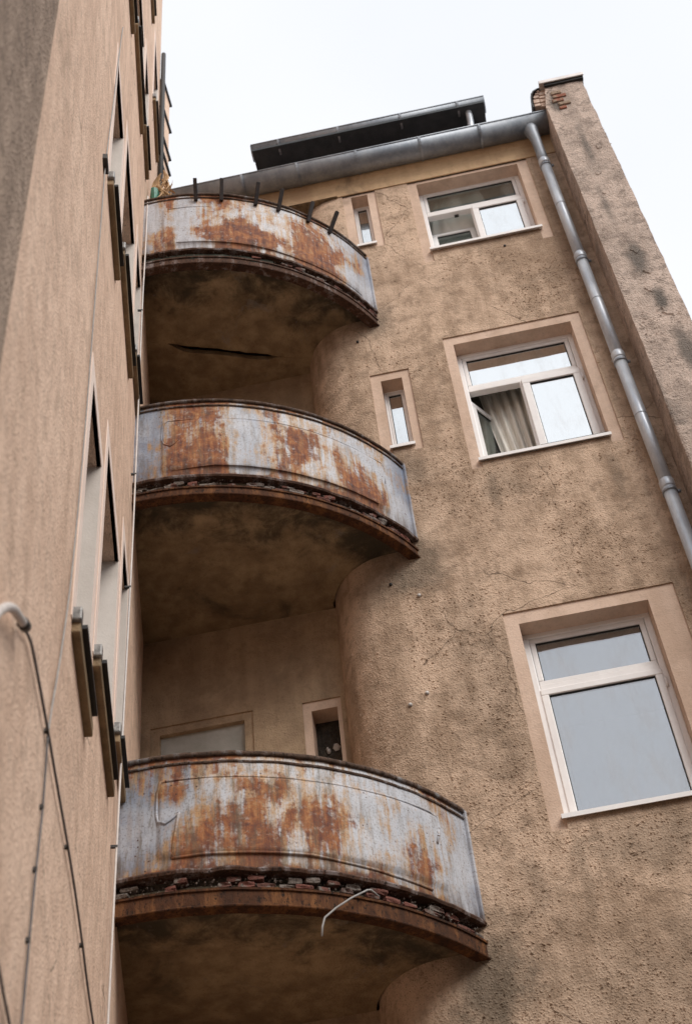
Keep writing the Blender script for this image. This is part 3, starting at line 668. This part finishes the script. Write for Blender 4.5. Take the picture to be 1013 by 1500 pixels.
# ------------------------------------------------------------------ gutters, downpipe, dormer
def gutter(par, name, x0, x1, yc, zc, r, mat, brk, seam):
    mb = MB(); n = 16; rings = []
    for x in (x0, x1):
        rg = [(x, yc - r * cos(a), zc - r * sin(a)) for a in [pi * k / n for k in range(n + 1)]]
        rg += [(x, yc - (r - .006) * cos(a), zc - (r - .006) * sin(a)) for a in [pi * k / n for k in range(n, -1, -1)]]
        rings.append(rg)
    mb.loft(rings); gt = fixn(mb.build(name, mat, par, smooth=False))
    for p in gt.data.polygons: p.use_smooth = len(p.vertices) == 4
    mb = MB(); mb.tube([(x0, yc - r + .002, zc + .002), (x1, yc - r + .002, zc + .002)], .011, 8); mb.build('gutter_bead', mat, gt)
    for x in brk:
        mb = MB(); mb.loft([[(x + dx, yc - (r + .008) * cos(a), zc - (r + .008) * sin(a)) for a in [pi * k / 12 for k in range(13)]] + [(x + dx, yc - r * cos(a), zc - r * sin(a)) for a in [pi * k / 12 for k in range(12, -1, -1)]] for dx in (-.011, .011)])
        fixn(mb.build('bracket', mat, gt))
    for x in (x0, x1):
        mb = MB(); mb.poly([(x, yc - r * cos(a), zc - r * sin(a)) for a in [pi * k / n for k in range(n + 1)]]); q = mb.build('end_cap', mat, gt); sm = q.modifiers.new('s', 'SOLIDIFY'); sm.thickness = .004
    return gt
gutter(bld, 'gutter', -2.24, 1.80, 7.055, 12.80, .125, 'zinc', (-1.75, -1.28, -.72, -.12, .52, 1.12), ())
dor = empty('dormer', (.05, 8.3, 13.6), bld)
mb = MB(); mb.box(-1.20, 1.30, 7.78, 9.8, 13.3, 14.36); mb.build('dormer_wall', 'slate', dor)
mb = MB(); mb.loft([[(x, 7.52, 14.36), (x, 7.52, 14.43), (x, 10.3, 14.80), (x, 10.3, 14.60), (x, 7.85, 14.36)] for x in (-1.25, 1.345)]); fixn(mb.build('dormer_roof', 'slate', dor))
gutter(dor, 'dormer_gutter', -1.262, 1.358, 7.60, 14.46, .10, 'zinc', (-.95, -.28, .42, 1.06), ())
mb = MB(); mb.tube([(1.165, 7.60, 14.40), (1.165, 7.62, 14.30), (1.16, 7.66, 14.22), (1.15, 7.68, 14.1), (1.14, 7.68, 13.6), (1.14, 7.60, 13.2)], .036, 10); mb.build('dormer_downpipe', 'zinc_light', dor)

dp = empty('downpipe', (1.63, 7.1, ZG), bld)
X, Y = 1.632, 7.095
mb = MB(); mb.tube([(X - .02, 7.055, 12.72), (X - .02, 7.055, 12.66), (X - .015, 7.055, 12.60), (X - .008, 7.06, 12.53), (X - .002, 7.08, 12.42), (X, Y, 12.30), (X, Y, 12.05)], .05, 14, rr=[.085, .07, .058, .052, .05, .05, .05]); mb.build('outlet_bend', 'zinc', dp)
zs_ = [12.12, 10.32, 9.06, 7.45, 5.5, 3.0, ZG + .02]
zs_ = [12.10, 10.42, 8.95, 7.40, 5.2, 2.8, ZG + .02]
for k in range(len(zs_) - 1):
    mb = MB(); mb.tube([(X, Y, zs_[k] + .05), (X, Y, zs_[k + 1])], .049, 16); mb.build('pipe_length', 'zinc_light', dp)
    mb = MB(); mb.tube([(X, Y, zs_[k] - .03), (X, Y, zs_[k] - .02), (X, Y, zs_[k] + .045), (X, Y, zs_[k] + .055)], .055, 16, rr=[.050, .0555, .0555, .050]); j = mb.build('joint_collar', 'zinc_light', dp)
    z = zs_[k] - .08
    mb = MB(); mb.tube([(X, Y, z), (X, Y, z + .022)], .0565, 16); mb.box(X - .012, X + .012, Y + .05, FY + .02, z + .003, z + .02); mb.box(X + .05, X + .075, Y - .008, Y + .008, z, z + .022); mb.build('pipe_clamp', 'zinc', dp)
for z in (11.3, 9.75, 8.2, 6.3):
    mb = MB(); mb.tube([(X, Y, z), (X, Y, z + .006)], .0515, 16); mb.build('pipe_seam', 'zinc', dp)

# ------------------------------------------------------------------ fire wall pier at the right
PX0, PX1, PY = 1.79, 2.215, 6.865
pier = empty('fire_wall', (2.0, 7.2, ZG), None, 'tall weathered plaster fire wall pier rising above the roof beside the downpipe', 'wall')
mb = MB(); rnd = random.Random(5); rings = []
n = 150
for k in range(n + 1):
    z = 8.04 + (13.16 - 8.04) * k / n
    jl = .006 * noise.fractal(Vector((z * 3, 1, 0)), 1, 2, 4) + (.06 * max(0, (z - 12.75) / .41) ** 1.0); jr = .008 * noise.fractal(Vector((z * 4, 7, 0)), 1, 2, 5)
    rg = []
    for i in range(13): s = i / 12; rg.append((PX0 + jl + (PX1 + jr - PX0 - jl) * s, PY + .008 * noise.fractal(Vector((s * 2, z * 2, 3)), 1, 2, 4), z))
    rg += [(PX1 + jr, 13.0, z), (PX0 + jl, 13.0, z)]; rings.append(rg)
mb.loft(rings); pw = fixn(mb.build('pier_wall', 'pier', pier))
mb = MB(); mb.box(1.765, 2.60, 6.81, 13.0, ZG, 8.045); fixn(mb.build('thicker_base', 'pier', pier, bevel=.02))
def on_pier(x, z): return (x, PY + .003, z)
o = crumbs(1200, (PX0 + .02, PX1), (8.1, 12.9), on_pier, 8.0, .003, .013, -.1).build('plaster_crumb', 'pier', pw); o['kind'] = 'stuff'
# fallen plaster scars with exposed brick
for (x, z, w, h) in ((1.93, 12.98, .10, .028), (1.95, 12.90, .13, .026), (1.92, 12.82, .11, .028), (1.97, 12.74, .12, .026), (1.94, 12.66, .07, .024)):
    mb = MB(); mb.box(x - w / 2, x + w / 2, PY - .012, PY + .02, z - h, z + h); mb.build('brick', 'redbrick', pier, bevel=.006)
rnd = random.Random(17)
for (x, z, r) in ((2.0, 11.35, .03), (2.03, 10.05, .05), (2.06, 9.72, .045), (2.02, 9.45, .05), (2.08, 9.15, .07), (1.98, 11.0, .02), (2.1, 11.8, .03)):
    mb = MB(); m = 12; P = [(x + r * rnd.uniform(.5, 1.2) * cos(2 * pi * k / m), z + r * 1.5 * rnd.uniform(.5, 1.2) * sin(2 * pi * k / m)) for k in range(m)]
    mb.loft([[(a, PY + .004, b) for a, b in P], [(x + (a - x) * .8, PY - .007, z + (b - z) * .8) for a, b in P]]); fixn(mb.build('plaster_patch', 'pier', pier))
# head: rough brick core to the left with a bent sheet flashing and coping
rows = 9
for j in range(rows):
    z = 12.86 + j * .036; wl = .135 * math.sqrt(max(.02, 1 - (j / rows) ** 2.2))
    for i in range(2):
        xa = 1.83 - wl + i * wl * .5; mb = MB(); yy = 6.895 + rnd.uniform(0, .02)
        mb.box(xa, xa + wl * .5 - .004 + .05 * i, yy, yy + .5, z, z + .033 + rnd.uniform(-.003, .002)); mb.build('brick', 'rubble', pier, bevel=.005)
P = [(1.672, 12.84), (1.674, 12.94), (1.682, 13.03), (1.70, 13.11), (1.73, 13.165), (1.775, 13.195), (1.84, 13.205)]
mb = MB(); mb.loft([[(x, y, z) for x, z in P] + [(x + .012, y, z - .012) for x, z in reversed(P)] for y in (6.885, 7.6)]); fixn(mb.build('flashing', 'black', pier))
mb = MB(); mb.box(1.80, 2.245, 6.82, 7.7, 13.185, 13.215); mb.box(1.80, 2.245, 6.815, 6.83, 13.15, 13.19); fixn(mb.build('coping', 'coping', pier, bevel=.004))
mb = MB(); mb.box(1.845, 2.235, 6.835, 6.87, 13.12, 13.165); mb.build('coping_drip', 'black', pier)

# ------------------------------------------------------------------ left building
LA = rad(-13.196)
UL = Vector((sin(LA), cos(LA), 0)); NL = Vector((cos(LA), -sin(LA), 0)); L0 = Vector((-2.03, 6.2, 0))
def lf(s, z, d): p = L0 + UL * s - NL * d; return (p.x, p.y, z)     # d into the wall, negative = proud
lb = empty('neighbouring_building', lf(-2, ZG, .3), None, 'tall pinkish plaster building wall running along the left beside the balconies', 'building')
ZL = 19.8
WL = []
cols = [(-2.40, -1.87, 3.88), (-1.62, -.76, 4.40), (-.50, -.07, 4.87)]
for row, dz in enumerate((0, 3.44, 6.9, 10.3)):
    for (s0, s1, z0) in cols: WL.append((s0, s1, z0 + dz, z0 + dz + (1.60, 1.55, 1.54)[cols.index((s0, s1, z0))]))
WL.append((.52, 1.15, 14.35, 15.95))
mb = MB(); holed(mb, lf, -5.8, 1.52, ZG, ZL, WL, .16)
lw_ = mb.build('wall', 'left', lb)
mb = MB(); a, b = lf(1.50, 0, 0), lf(-5.8, 0, 0)
mb.quad((a[0], a[1], ZL), (b[0], b[1], ZL), (b[0] - 8, b[1], ZL + .5), (a[0] - 8, a[1], ZL + .5)); mb.quad((a[0], a[1], 12.5), (a[0] - 5, a[1] + 1, 12.5), (a[0] - 5, a[1] + 1, ZL), (a[0], a[1], ZL))
mb.quad((b[0], b[1], ZG), (b[0] - 8, b[1], ZG), (b[0] - 8, b[1], ZL + .5), (b[0], b[1], ZL)); mb.build('roof', 'tile', lb)
mb = MB(); mb.box(0, 1, 0, 1, 0, 1, lambda x, y, z: lf(-5.82 + x * (5.82 - 4.27), ZG + z * (ZL - ZG), .05 - y * .068)); mb.build('pilaster', 'left_dark', lb, bevel=.012)
for k, (s0, s1, z0, z1) in enumerate(WL):
    wn_ = empty('window', lf((s0 + s1) / 2, z0, 0), lb)
    t = .10
    mb = MB()
    for q in ((s0 - t, s0, z0 - .02, z1 + t), (s1, s1 + t, z0 - .02, z1 + t), (s0, s1, z1, z1 + t)):
        mb.box(0, 1, 0, 1, 0, 1, lambda x, y, z: lf(q[0] + (q[1] - q[0]) * x, q[2] + (q[3] - q[2]) * z, .02 - y * .024))
    mb.build('surround', 'left_trim', wn_)
    for p, q in (((s0, z0), (s0, z1)), ((s1, z1), (s1, z0))):       # reveal lining, paler than the wall
        d = .002 if p[0] == s0 else -.002; mb = MB()
        mb.quad(lf(p[0] + d, p[1], -.003), lf(p[0] + d, p[1], .158), lf(q[0] + d, q[1], .158), lf(q[0] + d, q[1], -.003))
        mb.build('reveal', 'jamb', wn_)
    mb = MB(); b = .05
    for q in ((s0, s1, z0, z0 + b), (s0, s1, z1 - b, z1), (s0, s0 + b, z0 + b, z1 - b), (s1 - b, s1, z0 + b, z1 - b), ((s0 + s1) / 2 - .03, (s0 + s1) / 2 + .03, z0 + b, z1 - b)):
        mb.box(0, 1, 0, 1, 0, 1, lambda x, y, z: lf(q[0] + (q[1] - q[0]) * x, q[2] + (q[3] - q[2]) * z, .16 + y * .05))
    mb.build('frame', 'pvc', wn_)
    mb = MB(); mb.box(0, 1, 0, 1, 0, 1, lambda x, y, z: lf(s0 + (s1 - s0) * x, z0 + (z1 - z0) * z, .185 + y * .006)); mb.build('pane', 'glass_blue', wn_)
    mb = MB(); mb.quad(lf(s0 - .3, z0 - .3, .5), lf(s1 + .3, z0 - .3, .5), lf(s1 + .3, z1 + .3, .5), lf(s0 - .3, z1 + .3, .5)); mb.build('room_lining', 'room', wn_)
    mb = MB(); mb.box(0, 1, 0, 1, 0, 1, lambda x, y, z: lf(s0 - .055 + (s1 - s0 + .11) * x, z0 - .07 + .06 * z, .05 - y * .085)); mb.build('sill', 'lefts_sill', wn_, bevel=.006)
    mb = MB(); mb.box(0, 1, 0, 1, 0, 1, lambda x, y, z: lf(s0 - .01 + (s1 - s0 + .0) * x, z0 - .012 + .02 * z, .14 - y * .197)); mb.build('sill_flashing', 'black', wn_)
    mb = MB(); mb.box(0, 1, 0, 1, 0, 1, lambda x, y, z: lf(s0 - .075 + .05 * x, z0 - .02 + .07 * z, .01 - y * .05)); mb.build('end_cap', 'cap', wn_, bevel=.008)
# chimney stack with tile ledges behind the corner, and a dark corner pipe
ch = empty('chimney', (-2.55, 7.85, 12.4), lb)
mb = MB(); mb.box(-2.95, -2.35, 7.69, 8.02, 12.4, 17.04); mb.build('chimney_stack', 'left', ch)
for z in (16.98, 16.27, 15.57, 15.2, 14.87): mb = MB(); mb.box(-2.97, -2.325, 7.68, 8.06, z, z + .03); mb.build('ledge', 'slate', ch)
mb = MB(); mb.tube([lf(1.46, 13.4, -.04), lf(1.46, 17.6, -.04)], .03, 8); mb.build('corner_pipe', 'black', lb)

# ------------------------------------------------------------------ two unseen houses added behind the viewer so light falls off lower down
def light_block_house(name, label, fn, a1, top, n):
    h = empty(name, fn(a1 / 2, ZG, .2), None, label, 'building')
    WC = [(a1 * (i + .5) / n - .5, a1 * (i + .5) / n + .5, 1.0 + j * 3.2, 2.7 + j * 3.2) for i in range(n) for j in range(int((top - 1) // 3.2))]
    mb = MB(); holed(mb, fn, 0, a1, ZG, top, WC, .18); mb.build('wall', 'left_dark', h)
    mb = MB(); mb.quad(fn(0, top, -.1), fn(a1, top, -.1), fn(a1, top + 2, 5), fn(0, top + 2, 5)); mb.build('roof', 'tile', h)
    for (x0, x1, z0, z1) in WC:
        mb = MB(); mb.quad(fn(x0, z0, .17), fn(x1, z0, .17), fn(x1, z1, .17), fn(x0, z1, .17)); mb.build('window', 'black', h)
light_block_house('added_light_block_house', 'unseen low house added opposite the balconies to block low sky light', lambda a, z, d: (-9 + a, -9 - d, z), 17, 9.6, 7)
light_block_house('added_light_block_house', 'unseen low side house added at the right to block low sky light', lambda a, z, d: (7.6 + d, -9 + a, z), 13, 7.6, 5)

# ------------------------------------------------------------------ cables on the left wall
def spline(pts, m=6):
    P = [Vector(p) for p in pts]; out = []
    for i in range(len(P) - 1):
        a, b, c, d = P[max(i - 1, 0)], P[i], P[i + 1], P[min(i + 2, len(P) - 1)]
        for k in range(m):
            t = k / m; out.append(.5 * ((2 * b) + (c - a) * t + (2 * a - 5 * b + 4 * c - d) * t * t + (3 * b - a - 3 * c + d) * t ** 3))
    out.append(P[-1]); return out
def cable(name, mat, pts, off, r, label, clips=()):
    P = [lf(s, z, -off) for s, z in pts]; c = empty(name, P[-1], None, label, 'cable')
    mb = MB(); mb.tube(spline(P), r, 7); mb.build('cable_run', mat, c)
    for k in clips:
        s, z = pts[k]; mb = MB(); mb.box(0, 1, 0, 1, 0, 1, lambda x, y, q: lf(s - .007 + .014 * x, z - .007 + .014 * q, .004 - y * (off + r + .003))); mb.build('clip', 'clip', c)
    return c
cable('wall_cable', 'white_cable', [(-.02, 11.4), (-.07, 10.39), (-.16, 9.39), (-.17, 7.41), (-.23, 6.27), (-.42, 4.24), (-.49, 3.25), (-.62, 1.2), (-.66, -1.2)], .03, .0062, 'white cable clipped upright to the left wall beside the balcony ends', (2, 3, 4, 5))
cable('wall_cable', 'grey_cable', [(-3.60, 2.765), (-3.52, 2.83), (-3.40, 2.90), (-3.28, 2.93), (-2.89, 2.97), (-2.58, 2.99), (-2.18, 3.02), (-1.86, 3.03), (-1.53, 3.02), (-1.25, 3.0), (-.95, 3.0), (-.4, 3.0)], .012, .0048, 'grey cable running along the left wall from the end of the white conduit', (4, 6, 8))
cable('wall_cable', 'pale_wire', [(-2.37, 9.56), (-2.42, 9.23), (-2.54, 8.09), (-2.66, 7.1)], .010, .0035, 'thin pale cable climbing the left wall above the small black clip block', ())
cable('wall_cable', 'pale_wire', [(-2.66, 7.1), (-2.64, 6.37), (-2.62, 5.61), (-2.60, 5.01), (-2.61, 4.37), (-2.65, 3.86), (-2.74, 3.43), (-2.83, 3.13), (-2.87, 2.97)], .010, .0035, 'thin pale cable hanging from the small black clip block on the left wall', ())
cable('wall_cable', 'grey_cable', [(-2.87, 2.97), (-2.84, 2.71), (-2.86, 2.47), (-2.87, 2.23), (-2.87, 1.98), (-2.88, .5), (-2.88, -1.3)], .010, .004, 'grey cable dropping straight down the left wall below the cable crossing', (1, 2, 3))
cable('wall_cable', 'grey_cable', [(-3.6, 1.90), (-3.37, 1.89), (-3.26, 1.88), (-3.07, 1.87), (-2.6, 1.86)], .010, .004, 'short dark cable low on the left wall under the white conduit', ())
cd2 = empty('conduit', lf(-4.2, 1.2, -.03), None, 'white plastic conduit bent over like a hook on the left wall', 'conduit')
P = [lf(s, z, -.03) for s, z in ((-4.22, .2), (-4.2, 1.6), (-4.12, 2.2), (-4.0, 2.41), (-3.95, 2.48), (-3.87, 2.57), (-3.78, 2.65), (-3.67, 2.72), (-3.62, 2.75))]
mb = MB(); mb.tube(spline(P), .013, 10); mb.build('conduit_pipe', 'white_cable', cd2)
mb = MB(); mb.tube([lf(-3.63, 2.745, -.03), lf(-3.58, 2.775, -.03)], .017, 10); mb.build('end_sleeve', 'clip', cd2)
mb = MB(); mb.box(0, 1, 0, 1, 0, 1, lambda x, y, z: lf(-2.72 + .10 * x, 7.06 + .05 * z, .004 - y * .03)); tag(mb.build('clip_block', 'clip', None, pivot=lf(-2.67, 7.06, 0), bevel=.003), 'small black clip block holding the thin pale cable on the wall', 'cable clip')

# ------------------------------------------------------------------ dried plant in green wrap at the top balcony
pl = empty('dried_plant', (-2.02, 6.42, 11.55), None, 'dried straw-coloured plant in green wrap behind the topmost balcony end', 'plant')
rnd = random.Random(33)
mb = MB(); base = Vector((-1.995, 6.45, 11.30)); rings = []
for k in range(7):
    t = k / 6; r = .03 + .03 * t
    rings.append([base + Vector((r * cos(a) * .7 * rnd.uniform(.8, 1.2) - .02 * t, r * sin(a) * rnd.uniform(.8, 1.2), .62 * t)) for a in [2 * pi * j / 9 for j in range(9)]])
mb.loft(rings); fixn(mb.build('green_wrap', 'green', pl))
for k in range(26):
    a = rnd.uniform(0, 2 * pi); top = Vector((-1.94 + rnd.uniform(-.045, .045), 6.45 + rnd.uniform(-.06, .06), 12.02 + rnd.uniform(-.1, .22))); L = rnd.uniform(.18, .34); w = rnd.uniform(.010, .022)
    d = Vector((rnd.uniform(-.3, .35), rnd.uniform(-.3, .3), -1)).normalized(); s = Vector((cos(a), sin(a), 0)); mb = MB(); rg = []
    for q in range(6):
        t = q / 5; c = top + d * L * t + Vector((.05 * sin(3 * t + k), .03 * sin(2 * t), 0)); ww = w * (sin(pi * (.08 + .9 * t)) + .05); rg.append([c - s * ww, c + d.cross(s) * ww * .35, c + s * ww])
    mb.loft(rg, closed=False, caps=False); q = mb.build('leaf', 'straw', pl)
mb = MB(); mb.tube([base + Vector((0, 0, -.9)), base + Vector((0, 0, .75))], .008, 6); mb.build('stem', 'straw', pl)

scene.render.engine = 'CYCLES'
scene.cycles.max_bounces = 7; scene.cycles.diffuse_bounces = 4; scene.cycles.transparent_max_bounces = 12
